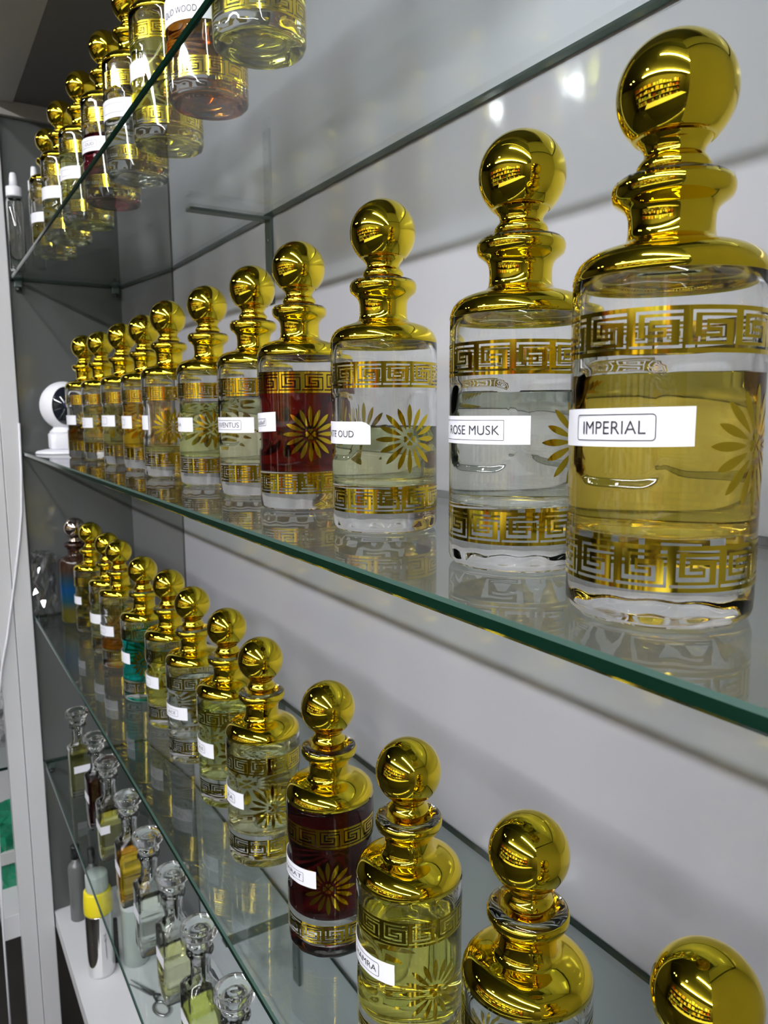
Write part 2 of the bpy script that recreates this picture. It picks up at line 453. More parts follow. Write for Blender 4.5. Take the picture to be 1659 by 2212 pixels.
# label wrapped round the bottle over the moulded panel; local panel centre is at angle 0
def to_local(theta):                 # image angle (deg, + = right) relative to panel centre -> local polar angle
    return theta
def label_mesh(a0, a1, z0, z1, tilt=0.0, cut=False, r=R):
    n = 20; V = []; F = []
    ri, ro = r + 0.00022, r + 0.00042
    rows = 5
    def P(rad, s, t):
        a = a0 + (a1-a0)*s
        zz = z0 + (z1-z0)*t + tilt*(s-0.5)
        if cut and s > 0.93 and t > 0.7: zz -= (s-0.93)/0.07*0.0028*(t-0.7)/0.3
        wob = 0.00010*sin(9*s*pi + 5*t) * (1 if rad == ro else 0)
        return ((rad + wob)*cos(a), (rad + wob)*sin(a), zz)
    for rad in (ro, ri):
        for j in range(rows):
            for i in range(n+1): V.append(P(rad, i/n, j/(rows-1)))
    W = n+1; H = rows*W
    for j in range(rows-1):
        for i in range(n):
            F.append((j*W+i, j*W+i+1, (j+1)*W+i+1, (j+1)*W+i))
            F.append((H+j*W+i, H+(j+1)*W+i, H+(j+1)*W+i+1, H+j*W+i+1))
    nv = len(V)
    rim = [(j, 0) for j in range(rows)] + [(rows-1, i) for i in range(1, n+1)] + [(j, n) for j in range(rows-2, -1, -1)] + [(0, i) for i in range(n-1, 0, -1)]
    for (j, i) in rim: V.append(V[j*W+i]); V.append(V[H+j*W+i])
    m = len(rim)
    for k in range(m):
        k2 = (k+1) % m
        F.append((nv+2*k, nv+2*k+1, nv+2*k2+1, nv+2*k2))
    return mesh_from('paper_label', V, F, M['paper'])

def text_mesh(txt, a0, a1, zc, hh, r, tilt=0.0, span=(0, 1)):
    """letters of height hh stretched between local angles; reads left to right for increasing angle"""
    cu = bpy.data.curves.new('t', 'FONT'); cu.body = txt; cu.size = 1.0; cu.resolution_u = 4; cu.fill_mode = 'FRONT'; cu.offset = -0.006
    to = bpy.data.objects.new('t', cu); COL.objects.link(to)
    bpy.context.view_layer.update()
    dg = bpy.context.evaluated_depsgraph_get()
    me = bpy.data.meshes.new_from_object(to.evaluated_get(dg))
    COL.objects.unlink(to); bpy.data.objects.remove(to); bpy.data.curves.remove(cu)
    xs = [v.co.x for v in me.vertices]; ys = [v.co.y for v in me.vertices]
    x0, x1, y0, y1 = min(xs), max(xs), min(ys), max(ys)
    bm = bmesh.new(); bm.from_mesh(me)
    bmesh.ops.subdivide_edges(bm, edges=[e for e in bm.edges if abs(e.verts[0].co.x-e.verts[1].co.x) > 0.25], cuts=2)
    for v in bm.verts:
        s = (v.co.x-x0)/(x1-x0); t = (v.co.y-y0)/(y1-y0)
        a = a0 + (a1-a0)*s
        v.co = Vector((r*cos(a), r*sin(a), zc - hh/2 + hh*t + tilt*(s-0.5)))
    bm.to_mesh(me); bm.free()
    me.materials.clear(); me.materials.append(M['ink']); me.name = 'lettering'
    return me
def frame_mesh(a0, a1, z0, z1, r, w=0.00032, cr=0.0014, tilt=0.0):
    V = []; F = []
    W = (a1-a0)*r; H = z1-z0; pts = []
    def ring(ins):
        out = []; c = max(cr-ins, 0.0001)
        for (cx, cy, st) in ((W-cr, H-cr, 0), (cr, H-cr, 90), (cr, cr, 180), (W-cr, cr, 270)):
            for k in range(6):
                t = radians(st + 18*k); out.append((cx + c*cos(t), cy + c*sin(t)))
        dense = []
        for k in range(len(out)):
            p, q = out[k], out[(k+1) % len(out)]; m = 10 if math.hypot(p[0]-q[0], p[1]-q[1]) > 0.002 else 1
            for j in range(m): dense.append((p[0]+(q[0]-p[0])*j/m, p[1]+(q[1]-p[1])*j/m))
        return dense
    A = ring(0); B = ring(w); n = len(A)
    for ringp in (A, B):
        for (x, y) in ringp:
            a = a0 + x/r; V.append((r*cos(a), r*sin(a), z0 + y + tilt*(x/W - 0.5)))
    for k in range(n): F.append((k, (k+1) % n, n+(k+1) % n, n+k))
    return mesh_from('printed_frame', V, F, M['ink'], smooth=False)

def D(a): return radians(a)
# heights bent to follow lens distortion: the nearest two carry their shoulder and pattern slightly higher
WP = [(0, 0), (0.02, 0.0010), (0.0485, 0.0036), (0.06, 0.0048), (0.10, 0.0042), (0.136, 0.0034), (0.150, 0.0010), (0.158, 0.0)]
_wc = {}
def warp(me, k):
    if k == 0: return me
    if (me.name, k) in _wc: return _wc[(me.name, k)]
    m2 = me.copy()
    for v in m2.vertices:
        z = v.co.z
        for (za, sa), (zb_, sb) in zip(WP[:-1], WP[1:]):
            if za <= z < zb_: v.co.z = z + k*(sa + (sb-sa)*(z-za)/(zb_-za)); break
    _wc[(me.name, k)] = m2
    return m2
def perfume_bottle(x, y, zb, theta, lab, level, liq, label=None, group=None, silver=False, wk=0):
    """theta: angle at which the moulded panel is seen from the photographer's side (deg, minus = turned left)"""
    n = Vector((x, y)).normalized(); right = Vector((n.y, -n.x))
    d = -n*cos(D(theta)) + right*sin(D(theta))
    rz = atan2(d.y, d.x)
    t = thing('perfume_bottle', lab, 'perfume bottle', (x, y, zb), rz, group)
    obj('glass_body', warp(ME['glass_body'], wk), t)
    obj('gold_shoulder', warp(ME['gold_shoulder'], wk), t)
    st = obj('ball_stopper', ME['stopper_silver' if silver else 'stopper'], t)
    if silver: st['label'] = 'rose silver ball stopper'
    b1 = obj('greek_key_band', warp(ME['key_top'], wk), t); b1.rotation_euler[2] = D(7*((x*991) % 1*4))
    b2 = obj('greek_key_band', warp(ME['key_bottom'], wk), t); b2.rotation_euler[2] = D(13*((y*773) % 1*2))
    obj('flower_motif', warp(ME['flower_a'], wk), t); obj('flower_motif', warp(ME['flower_b'], wk), t)
    if level: obj('perfume', warp(liquid_mesh(level, liq), wk), t)
    if label:
        # angles in the label dict are image angles (deg). increasing image angle (rightwards) = increasing local angle
        L = label; zc = L.get('z', 0.0643); h = L.get('h', 0.0140); tl = L.get('tilt', 0.0)
        a1 = D(L['r'] - theta); a0 = a1 - D(L.get('w', 92))
        lo = obj('paper_label', label_mesh(a0, a1, zc - h/2, zc + h/2, tl, L.get('cut', False)), t)
        if 'text' in L:
            obj('lettering', text_mesh(L['text'], D(L['t0'] - theta), D(L['t1'] - theta), zc + L.get('dz', 0), L.get('th', 0.004), R + 0.00068, tl*0.5), lo)
        if 'f0' in L:
            obj('printed_frame', frame_mesh(D(L['f0'] - theta), D(L['f1'] - theta), zc - L.get('fh', 0.009)/2, zc + L.get('fh', 0.009)/2, R + 0.00066, cr=L.get('fc', 0.0014), tilt=tl*0.5), lo)
    return t

Q = {
 'gold_oil': liquid('perfume_golden', (0.93, 0.71, 0.10)), 'pale_grey': liquid('perfume_pale_grey_green', (0.965, 0.98, 0.92)),
 'pale_green': liquid('perfume_pale_green', (0.94, 0.95, 0.62)), 'red': liquid('perfume_dark_red', (0.17, 0.004, 0.002)),
 'straw': liquid('perfume_straw', (0.96, 0.94, 0.62)), 'yellow_green': liquid('perfume_yellow_green', (0.90, 0.93, 0.42)),
 'amber': liquid('perfume_amber_yellow', (0.95, 0.62, 0.03)), 'olive': liquid('perfume_olive', (0.78, 0.72, 0.26)),
 'brown': liquid('perfume_brown', (0.50, 0.26, 0.03)), 'lemon': liquid('perfume_lemon', (0.96, 0.90, 0.20)),
 'dark': liquid('perfume_black_cherry', (0.11, 0.004, 0.006)), 'teal': liquid('perfume_teal', (0.02, 0.70, 0.62)),
 'orange': liquid('perfume_orange_brown', (0.62, 0.24, 0.02)), 'maroon': liquid('perfume_maroon', (0.30, 0.02, 0.04)),
 'clear': liquid('perfume_clear', (0.97, 0.98, 0.94)),
}
ROWM = 'gold-topped perfume bottles on the middle glass shelf'
ROWL = 'gold-topped perfume bottles on the lower glass shelf'
ROWU = 'gold-topped perfume bottles on the topmost glass shelf'
zm, zl, zu = SZ['mid'], SZ['low'], SZ['up']
B = perfume_bottle
B(0.2465, 0.1917, zm, -28, 'large gold-topped bottle of golden perfume whose label reads IMPERIAL, nearest on the middle shelf', 0.0858, Q['gold_oil'],
  dict(r=17, w=95, z=0.0718, h=0.0136, tilt=0.0010, text='IMPERIAL', t0=-50.6, t1=-8.9, th=0.0046, f0=-57, f1=-3.5, fh=0.0094), ROWM, wk=1.0)
B(0.2644, 0.2936, zm, -36, 'gold-topped bottle of pale clear perfume whose label reads ROSE MUSK', 0.0838, Q['pale_grey'],
  dict(r=9.4, w=94, z=0.0688, h=0.0134, text='ROSE MUSK', t0=-69, t1=-14, th=0.0044, f0=-77, f1=-10.5, fh=0.0096, fc=0.0003), ROWM, wk=0.5)
B(0.2695, 0.4306, zm, -63, 'gold-topped bottle half full of pale green perfume, label reading WHITE OUD', 0.0674, Q['pale_green'],
  dict(r=-14, w=96, z=0.0645, h=0.0142, cut=True, text='WHITE OUD', t0=-92, t1=-32.7, th=0.0042, dz=-0.0006), ROWM)
B(0.2752, 0.5673, zm, -79, 'gold-topped bottle filled with dark red perfume, a small tilted label at its left', 0.1087, Q['red'],
  dict(r=-35, w=80, z=0.0695, h=0.0150, tilt=0.002, text='Sadaf', t0=-80, t1=-54.5, th=0.0032, f0=-96, f1=-52, fh=0.0058, fc=0.0004), ROWM)
B(0.2825, 0.6815, zm, -55, 'gold-topped bottle of straw-coloured perfume whose label reads AVENTUS', 0.0896, Q['straw'],
  dict(r=-3, w=98, z=0.0662, h=0.0140, text='E AVENTUS', t0=-80, t1=-26, th=0.0046, f0=-110, f1=-22, fh=0.0088), ROWM)
B(0.2836, 0.8107, zm, -85, 'gold-topped bottle of yellow-green perfume just left of the AVENTUS bottle', 0.087, Q['yellow_green'],
  dict(r=-33, w=80, z=0.0650, h=0.0150, text='AIA', t0=-80, t1=-62, th=0.0035), ROWM)
B(0.2783, 0.9383, zm, -97, 'gold-topped bottle with little perfume and a gold flower facing front, between yellow-green and amber bottles', 0.0373, Q['olive'],
  dict(r=-52, w=60, z=0.066, h=0.0170), ROWM)
B(0.2892, 1.0896, zm, -84, 'gold-topped bottle of bright amber-yellow perfume on the middle shelf', 0.0902, Q['amber'],
  dict(r=-38, w=80, z=0.0650, h=0.0170, f0=-80, f1=-60, fh=0.008), ROWM)
B(0.286, 1.2032, zm, -73, 'gold-topped bottle of olive perfume with a wide white label, third from the white camera', 0.086, Q['olive'],
  dict(r=-27, w=80, z=0.0660, h=0.0165, f0=-80, f1=-50, fh=0.010), ROWM)
B(0.2838, 1.3429, zm, -78, 'gold-topped bottle of grey-green perfume, second from the white camera', 0.0885, Q['pale_green'],
  dict(r=-32, w=80, z=0.0620, h=0.0165, f0=-80, f1=-60, fh=0.010), ROWM)
B(0.2725, 1.4214, zm, -80, 'gold-topped bottle of brown perfume right beside the white camera', 0.060, Q['brown'],
  dict(r=-34, w=80, z=0.0660, h=0.0160), ROWM)

B(0.2515, 0.1640, zl, -30, 'bottle cut off at the lower right corner, only its gold ball and neck showing', 0.088, Q['clear'], dict(r=10, w=92), ROWL)
B(0.2607, 0.2758, zl, -40, 'second-nearest bottle of the lower row, its wide gold shoulder at the bottom edge', 0.060, Q['clear'], dict(r=0, w=92), ROWL)
B(0.2584, 0.3863, zl, -62, 'gold-topped bottle of lemon-yellow perfume whose label reads HAMRA', 0.094, Q['lemon'],
  dict(r=-15, w=96, z=0.0730, h=0.0142, tilt=-0.001, text='HAMRA', t0=-73, t1=-36, th=0.0042, f0=-90, f1=-32.5, fh=0.0095), ROWL)
B(0.264, 0.5082, zl, -94, 'gold-topped bottle of nearly black red perfume, label ending in RAT', 0.1237, Q['dark'],
  dict(r=-19, w=90, z=0.0668, h=0.0140, text='HARAT', t0=-80, t1=-40, th=0.0034, f0=-88, f1=-37, fh=0.0075, fc=0.0004), ROWL)
B(0.2653, 0.6466, zl, -78, 'gold-topped bottle of pale yellow perfume, label ending in RA, beside the dark one', 0.1152, Q['straw'],
  dict(r=-33, w=90, z=0.0660, h=0.0150, text='RA', t0=-72, t1=-55, th=0.0038, f0=-88, f1=-50, fh=0.0085), ROWL)
B(0.2765, 0.7661, zl, -77, 'gold-topped bottle of yellow-green perfume on the lower shelf', 0.1099, Q['yellow_green'],
  dict(r=-31, w=90, z=0.0650, h=0.0160, text='AE', t0=-72, t1=-54, th=0.0034, f0=-88, f1=-50, fh=0.0085), ROWL)
B(0.2779, 0.8879, zl, -66, 'gold-topped bottle of almost clear perfume, label ending in ACE', 0.0942, Q['pale_grey'],
  dict(r=-18, w=90, z=0.0645, h=0.0155, text='ACE', t0=-68, t1=-44, th=0.0036, f0=-85, f1=-38, fh=0.0085), ROWL)
B(0.2836, 1.0059, zl, -78, 'gold-topped bottle of golden-yellow perfume, first to the right of the teal one', 0.0844, Q['lemon'],
  dict(r=-32, w=90, z=0.0645, h=0.0160, f0=-85, f1=-55, fh=0.0085), ROWL)
B(0.2787, 1.1219, zl, -95, 'gold-topped bottle of teal green perfume with a gold flower', 0.0935, Q['teal'],
  dict(r=-42, w=80, z=0.0660, h=0.0160), ROWL)
B(0.284, 1.295, zl, -70, 'gold-topped bottle with a little orange-brown perfume at its bottom', 0.0500, Q['orange'],
  dict(r=-24, w=90, z=0.0640, h=0.0170, f0=-85, f1=-50, fh=0.0085), ROWL)
B(0.2847, 1.383, zl, -74, 'gold-topped bottle of pale green perfume, its ball half behind the orange-brown one', 0.088, Q['pale_green'],
  dict(r=-28, w=90, z=0.0640, h=0.0170), ROWL)
B(0.2857, 1.5373, zl, -86, 'farthest gold-topped bottle of the lower row, olive perfume, before the blue lacquered one', 0.100, Q['olive'],
  dict(r=-40, w=70, z=0.0640, h=0.0150), ROWL)

# upper row, seen from below through the glass
UP = [
 (0.2481, 0.5692, -70, 0.112, 'lemon', 'nearest bottle of the top row, only its glass body with yellow perfume showing from below', None),
 (0.2511, 0.6921, -60, 0.100, 'orange', 'amber-brown bottle of the top row, label reading OUD WOOD', dict(r=12, w=120, z=0.0690, h=0.022, text='OUD WOOD', t0=-70, t1=-12, th=0.0052, dz=-0.003)),
 (0.2520, 0.8169, -75, 0.096, 'lemon', 'yellow perfume bottle of the top row with a small wavy label, third from the right', dict(r=-35, w=70, z=0.0660, h=0.0170)),
 (0.2530, 0.9430, -55, 0.078, 'clear', 'pale bottle of the top row with a wide white label', dict(r=-5, w=90, z=0.0690, h=0.0200, f0=-70, f1=-20, fh=0.010)),
 (0.2526, 1.0678, -60, 0.080, 'maroon', 'maroon perfume bottle of the top row', dict(r=-8, w=90, z=0.0660, h=0.0170, text='OUD', t0=-60, t1=-35, th=0.0035, f0=-70, f1=-28, fh=0.0085)),
 (0.2482, 1.2055, -60, 0.098, 'yellow_green', 'yellow-green perfume bottle of the top row', dict(r=-12, w=80, z=0.0660, h=0.0170, f0=-65, f1=-35, fh=0.0085)),
 (0.2418, 1.3297, -58, 0.060, 'pale_green', 'pale bottle of the top row with a broad label, second from the far end', dict(r=0, w=90, z=0.0680, h=0.0180)),
 (0.2430, 1.4660, -65, 0.070, 'olive', 'farthest gold-topped bottle of the top row, next to the spray bottles', dict(r=-15, w=80, z=0.0600, h=0.0160)),
]
for (x, y, th, lv, q, lab, L) in UP:
    B(x, y, zu, th, lab, lv, Q[q], L, ROWU)

# blue and brown bottle with a rose silver ball
def lacquer_mat():
    m, nt, out = newmat('brown_to_blue_lacquer')
    p = nt.nodes.new('ShaderNodeBsdfPrincipled'); p.inputs['Roughness'].default_value = 0.12
    tc = nt.nodes.new('ShaderNodeTexCoord'); sx = nt.nodes.new('ShaderNodeSeparateXYZ'); mr = nt.nodes.new('ShaderNodeMapRange')
    mr.inputs['From Min'].default_value = 0.0; mr.inputs['From Max'].default_value = 0.165
    cr = nt.nodes.new('ShaderNodeValToRGB')
    e = cr.color_ramp.elements; e[0].position = 0.0; e[0].color = (0.05, 0.045, 0.006, 1); e[1].position = 1.0; e[1].color = (0.022, 0.007, 0.005, 1)
    for pos, c in ((0.16, (0.06, 0.052, 0.008, 1)), (0.28, (0.008, 0.04, 0.06, 1)), (0.42, (0.002, 0.035, 0.11, 1)), (0.54, (0.008, 0.03, 0.045, 1)), (0.66, (0.03, 0.015, 0.008, 1))):
        el = e.new(pos); el.color = c
    nt.links.new(tc.outputs['Object'], sx.inputs[0]); nt.links.new(sx.outputs['Z'], mr.inputs['Value']); nt.links.new(mr.outputs['Result'], cr.inputs['Fac'])
    nt.links.new(cr.outputs['Color'], p.inputs['Base Color']); nt.links.new(p.outputs['BSDF'], out.inputs['Surface'])
    return m
t = thing('lacquered_bottle', 'brown bottle shading to blue with a rose silver ball stopper, farthest on the lower shelf', 'perfume bottle', (0.272, 1.622, zl))
solid_outer = outer + shoulder + neck + lip + [(0.0135, 0.1560), (0, 0.1560)]
obj('bottle_body', lathe('lacquered_body', solid_outer, lacquer_mat(), 72), t)
plug_short = [(0, 0.1562)] + [(min(r, 0.0125), max(z, 0.1562)) for (r, z) in plug[3:4]] + plug[4:]
obj('ball_stopper', lathe('rose_stopper', plug_short + bp_, M['rose_silver'], 64), t)

# ------------------------------------------------------------------ square bottles with clear glass stoppers
def sq_ring(a, cr, z, n=6):
    out = []
    for (cx, cy, st) in ((1, 1, 0), (-1, 1, 90), (-1, -1, 180), (1, -1, 270)):
        for k in range(n):
            t = radians(st + 90*k/(n-1)); out.append((cx*(a-cr) + cr*cos(t), cy*(a-cr) + cr*sin(t), z))
    return out
def loft(name, rings, mat, cap0=True, cap1=True, smooth=True):
    V = [p for r in rings for p in r]; n = len(rings[0]); F = []
    for i in range(len(rings)-1):
        for k in range(n):
            k2 = (k+1) % n; F.append((i*n+k, i*n+k2, (i+1)*n+k2, (i+1)*n+k))
    if cap0: F.append(tuple(range(n))[::-1])
    if cap1: F.append(tuple((len(rings)-1)*n+k for k in range(n)))
    return mesh_from(name, V, F, mat, smooth)
A = 0.0205
# rounded corner radius equals half width -> circle
sq_prof = [(A-0.003, 0.003, 0.0), (A-0.0006, 0.0045, 0.0012), (A, 0.005, 0.004), (A, 0.005, 0.03), (A, 0.005, 0.06), (A, 0.005, 0.090), (A-0.0003, 0.0055, 0.0945), (A-0.002, 0.007, 0.0985), (A-0.0052, 0.0095, 0.1025), (0.0132, 0.0126, 0.1065), (0.0118, 0.0118, 0.111), (0.0112, 0.0112, 0.120), (0.0114, 0.0114, 0.130), (0.0128, 0.0128, 0.1345), (0.0152, 0.0152, 0.1375), (0.0158, 0.0158, 0.1400), (0.0150, 0.0150, 0.1425), (0.0120, 0.0120, 0.1430)]
sq_in = [(0.0092, 0.0092, 0.1415), (0.0084, 0.0084, 0.135), (0.0082, 0.0082, 0.115), (0.0095, 0.0095, 0.1065), (0.0145, 0.0085, 0.0995), (A-0.0032, 0.004, 0.094), (A-0.0030, 0.0038, 0.088), (A-0.0030, 0.0038, 0.05), (A-0.0030, 0.0038, 0.016), (A-0.0040, 0.0045, 0.0135), (A-0.010, 0.006, 0.0128)]
ME['sq_body'] = loft('square_glass_body', [sq_ring(a, c, z) for a, c, z in sq_prof + sq_in], M['glass'])
stp = [(0, 0.122), (0.0068, 0.122), (0.0072, 0.123), (0.0080, 0.1405), (0.0098, 0.1445), (0.0128, 0.1462), (0.0146, 0.1480), (0.0145, 0.1500), (0.0126, 0.1512), (0.0112, 0.1530), (0.0122, 0.1550), (0.0168, 0.1572), (0.0200, 0.1596), (0.0212, 0.1630), (0.0213, 0.1675), (0.0206, 0.1708), (0.0194, 0.1720), (0.0182, 0.1712), (0.0168, 0.1680), (0.0120, 0.1662), (0.0075, 0.1668), (0.0052, 0.1690), (0.0030, 0.1702), (0, 0.1705)]
ME['sq_stop'] = lathe('glass_stopper', stp, M['glass'], 56)
def square_bottle(x, y, level, liq, lab, lblface='x', rz=0.0, h=0.014, w=0.030, zc=0.058):
    t = thing('square_bottle', lab, 'perfume bottle', (x, y, SZ['deep']), rz, 'square glass bottles on the lowest glass shelf')
    obj('glass_body', ME['sq_body'], t)
    obj('glass_stopper', ME['sq_stop'], t)
    e = 0.0001
    rr = [(a + (e if a > 0.012 else 0), c, z) for a, c, z in sq_in if z < level][::-1]
    a_l = rr[-1][0]; c_l = rr[-1][1]
    rr.append((a_l, c_l, level)); rr.append((a_l - 0.001, c_l, level - 0.0001))
    obj('perfume', loft('perfume_square', [sq_ring(a, c, z - (e if z < 0.015 else 0)) for a, c, z in rr], liq), t)
    V, F = box_geo(-A - 0.00045, -w/2, zc - h/2, -A - 0.00015, w/2, zc + h/2)
    if lblface == 'wrap':
        V, F = box_geo(-A - 0.00045, -A - 0.0004, zc - h/2, -A - 0.00015, w/2, zc + h/2)
        V, F = box_geo(-A - 0.00045, -A - 0.00045, zc - h/2, -0.006, -A - 0.00015, zc + h/2, V, F)
    if lblface == 'y':
        V, F = box_geo(-w/2, -A - 0.00045, zc - h/2, w/2, -A - 0.00015, zc + h/2)
    obj('paper_label', mesh_from('square_label', V, F, M['paper'], smooth=False), t)
    return t
SQ = [
 (0.2387, 1.5223, 0.090, 'olive', 'y', 'farthest square bottle, olive perfume, with a clear round stopper', 0.0),
 (0.2450, 1.3816, 0.096, 'dark', 'x', 'square bottle of dark red-brown perfume with a clear round stopper', 0.03),
 (0.2417, 1.2690, 0.078, 'olive', 'wrap', 'square bottle of olive perfume with a label round its corner', 0.0),
 (0.2413, 1.1285, 0.088, 'amber', 'x', 'square bottle of amber-yellow perfume with a clear round stopper', 0.0),
 (0.2386, 1.0053, 0.070, 'clear', 'x', 'nearly clear square bottle standing between the amber-yellow one and the pale straw one', -0.03),
 (0.2421, 0.9024, 0.062, 'straw', 'x', 'square bottle of pale straw perfume, third from the bottom edge of the picture', 0.02),
 (0.2374, 0.7835, 0.080, 'yellow_green', 'x', 'square bottle of yellow-green perfume, second from the bottom edge of the picture', 0.0),
 (0.2369, 0.6713, 0.080, 'straw', 'x', 'nearest square bottle, only its clear cup-shaped stopper in the picture', 0.0),
]
for (x, y, lv, q, lf, lab, rz) in SQ: square_bottle(x, y, lv, Q[q], lab, lf, rz)

# ------------------------------------------------------------------ things on the bottom board
t = thing('spray_flask', 'polished chrome flask with a yellow collar and frosted round cap on the white board', 'bottle', (0.246, 1.465, ZB))
obj('chrome_body', lathe('chrome_body', [(0, 0), (0.0225, 0), (0.0250, 0.0015), (0.0256, 0.006), (0.0256, 0.128), (0.0248, 0.131), (0, 0.131)], M['chrome'], 64), t)
c = obj('yellow_collar', lathe('yellow_collar', [(0, 0.1312), (0.0266, 0.1312), (0.0272, 0.134), (0.0270, 0.150), (0.0255, 0.1745), (0.0240, 0.1765), (0, 0.1765)], M['yellow'], 64), t)
obj('frosted_cap', lathe('frosted_cap', [(0, 0.1767), (0.0205, 0.1767), (0.0212, 0.1785), (0.0210, 0.208), (0.0200, 0.2105), (0, 0.2105)], M['frost'], 48), t)
t = thing('clear_jar', 'frosted cylinder with a white lid behind the square bottles on the white board', 'jar', (0.312, 1.46, ZB))
obj('glass_wall', lathe('jar_wall', [(0, 0), (0.024, 0), (0.0255, 0.002), (0.0255, 0.120), (0.0240, 0.1215), (0.0230, 0.120), (0.0230, 0.006), (0, 0.006)], M['frost'], 48), t)
obj('lid', lathe('jar_lid', [(0, 0.1217), (0.0262, 0.1217), (0.0266, 0.123), (0.0266, 0.140), (0.0255, 0.142), (0, 0.142)], M['white_plastic'], 48), t)
t = thing('roll_on_vial', 'slim black roll-on vial standing between the chrome flask and the glass jar', 'vial', (0.277, 1.475, ZB))
obj('vial_body', lathe('vial_body', [(0, 0), (0.0046, 0), (0.005, 0.001), (0.005, 0.066), (0.0042, 0.069), (0, 0.069)], M['black'], 24), t)
obj('cap', lathe('vial_cap', [(0, 0.0692), (0.0048, 0.0692), (0.0050, 0.071), (0.0048, 0.093), (0.004, 0.095), (0, 0.095)], M['black'], 24), t)
for (x, y, h, r, lab) in ((0.2384, 1.660, 0.17, 0.017, 'dark grey slim bottle in the far front corner of the white board'), (0.262, 1.610, 0.18, 0.0145, 'dark grey slim bottle nearer to the chrome flask')):
    t = thing('slim_bottle', lab, 'bottle', (x, y, ZB))
    obj('bottle_body', lathe('slim_body', [(0, 0), (r-0.001, 0), (r, 0.0015), (r, h*0.72), (r*0.8, h*0.76), (r*0.42, h*0.79), (r*0.40, h*0.83), (0, h*0.83)], M['smoke'], 36), t)
    obj('cap', lathe('slim_cap', [(0, h*0.832), (r*0.55, h*0.832), (r*0.56, h*0.99), (r*0.5, h), (0, h)], M['black'], 28), t)

# scissors lying on the board
t = thing('scissors', 'steel scissors lying on the white board near the bottom of the picture', 'scissors', (0.318, 1.335, ZB + 0.0035), radians(-62))
def loop(cx, cy, a, b, rot):
    return [(cx + a*cos(s)*cos(rot) - b*sin(s)*sin(rot), cy + a*cos(s)*sin(rot) + b*sin(s)*cos(rot), 0) for s in frange(0, 2*pi, 29)[:-1]]
for s in (1, -1):
    h = obj('finger_ring', tube('finger_ring', loop(0.030, s*0.017, 0.020, 0.012, s*0.25), 0.0026, M['steel'], 10, True), t)
    V = [(0.014, s*0.012-0.002, -0.001*s), (0.014, s*0.012+0.003, -0.001*s), (-0.012, -s*0.001+0.004, -0.001*s), (-0.012, -s*0.001-0.003, -0.001*s), (-0.075, -s*0.004+0.0005, -0.001*s), (-0.075, -s*0.004-0.0005, -0.001*s)]
    V2 = V + [(x, y, z+0.0014) for x, y, z in V]
    F = [(0, 1, 2, 3), (3, 2, 4, 5), (6, 9, 8, 7), (9, 11, 10, 8), (0, 6, 7, 1), (1, 7, 8, 2), (2, 8, 10, 4), (4, 10, 11, 5), (5, 11, 9, 3), (3, 9, 6, 0)]
    obj('blade', mesh_from('blade', V2, F, M['steel'], smooth=False), t)
obj('rivet', lathe('rivet', [(0, -0.002), (0.003, -0.002), (0.003, 0.0025), (0.002, 0.0032), (0, 0.0032)], M['steel'], 20), t)

# ------------------------------------------------------------------ white camera on the middle shelf
t = thing('security_camera', 'round white indoor camera with glossy black face at the end of the middle shelf', 'camera', (0.264, 1.600, zm + 0.002), radians(-93))
def rbox(name, hx, hy, z0, z1, cr, mat, bev=0.003):
    return loft(name, [sq2(hx-bev, hy-bev, cr, z0), sq2(hx, hy, cr, z0+bev), sq2(hx, hy, cr, z1-bev), sq2(hx-bev, hy-bev, cr, z1)], mat)
def sq2(hx, hy, cr, z, n=6):
    out = []
    for (cx, cy, st) in ((1, 1, 0), (-1, 1, 90), (-1, -1, 180), (1, -1, 270)):
        for k in range(n):
            a = radians(st + 90*k/(n-1)); out.append((cx*(hx-cr) + cr*cos(a), cy*(hy-cr) + cr*sin(a), z))
    return out
obj('base_plate', lathe('base_plate', [(0, -0.002), (0.056, -0.002), (0.058, -0.0005), (0.055, 0.003), (0.040, 0.006), (0, 0.006)], M['white_plastic'], 56), t)
obj('base_block', rbox('base_block', 0.031, 0.031, 0.0061, 0.038, 0.010, M['white_plastic']), t)
obj('swivel_neck', lathe('swivel_neck', [(0, 0.0382), (0.029, 0.0382), (0.030, 0.040), (0.024, 0.046), (0.020, 0.052), (0, 0.052)], M['white_plastic'], 48), t)
hp = []
def ell(name, rx, ry, rz_, mat, n=48, m=24, cut=None):
    V = [(0, 0, -rz_)]; F = []
    for j in range(1, m):
        p = -pi/2 + pi*j/m
        for k in range(n):
            a = 2*pi*k/n; V.append((rx*cos(p)*cos(a), ry*cos(p)*sin(a), rz_*sin(p)))
    V.append((0, 0, rz_))
    for k in range(n): F.append((0, 1+(k+1) % n, 1+k))
    for j in range(m-2):
        for k in range(n):
            k2 = (k+1) % n; F.append((1+j*n+k, 1+j*n+k2, 1+(j+1)*n+k2, 1+(j+1)*n+k))
    b = 1+(m-2)*n
    for k in range(n): F.append((b+k, b+(k+1) % n, len(V)-1))
    return mesh_from(name, V, F, mat)
hd = obj('camera_head', ell('camera_head', 0.045, 0.045, 0.047, M['white_plastic']), t, (0, 0, 0.0900))
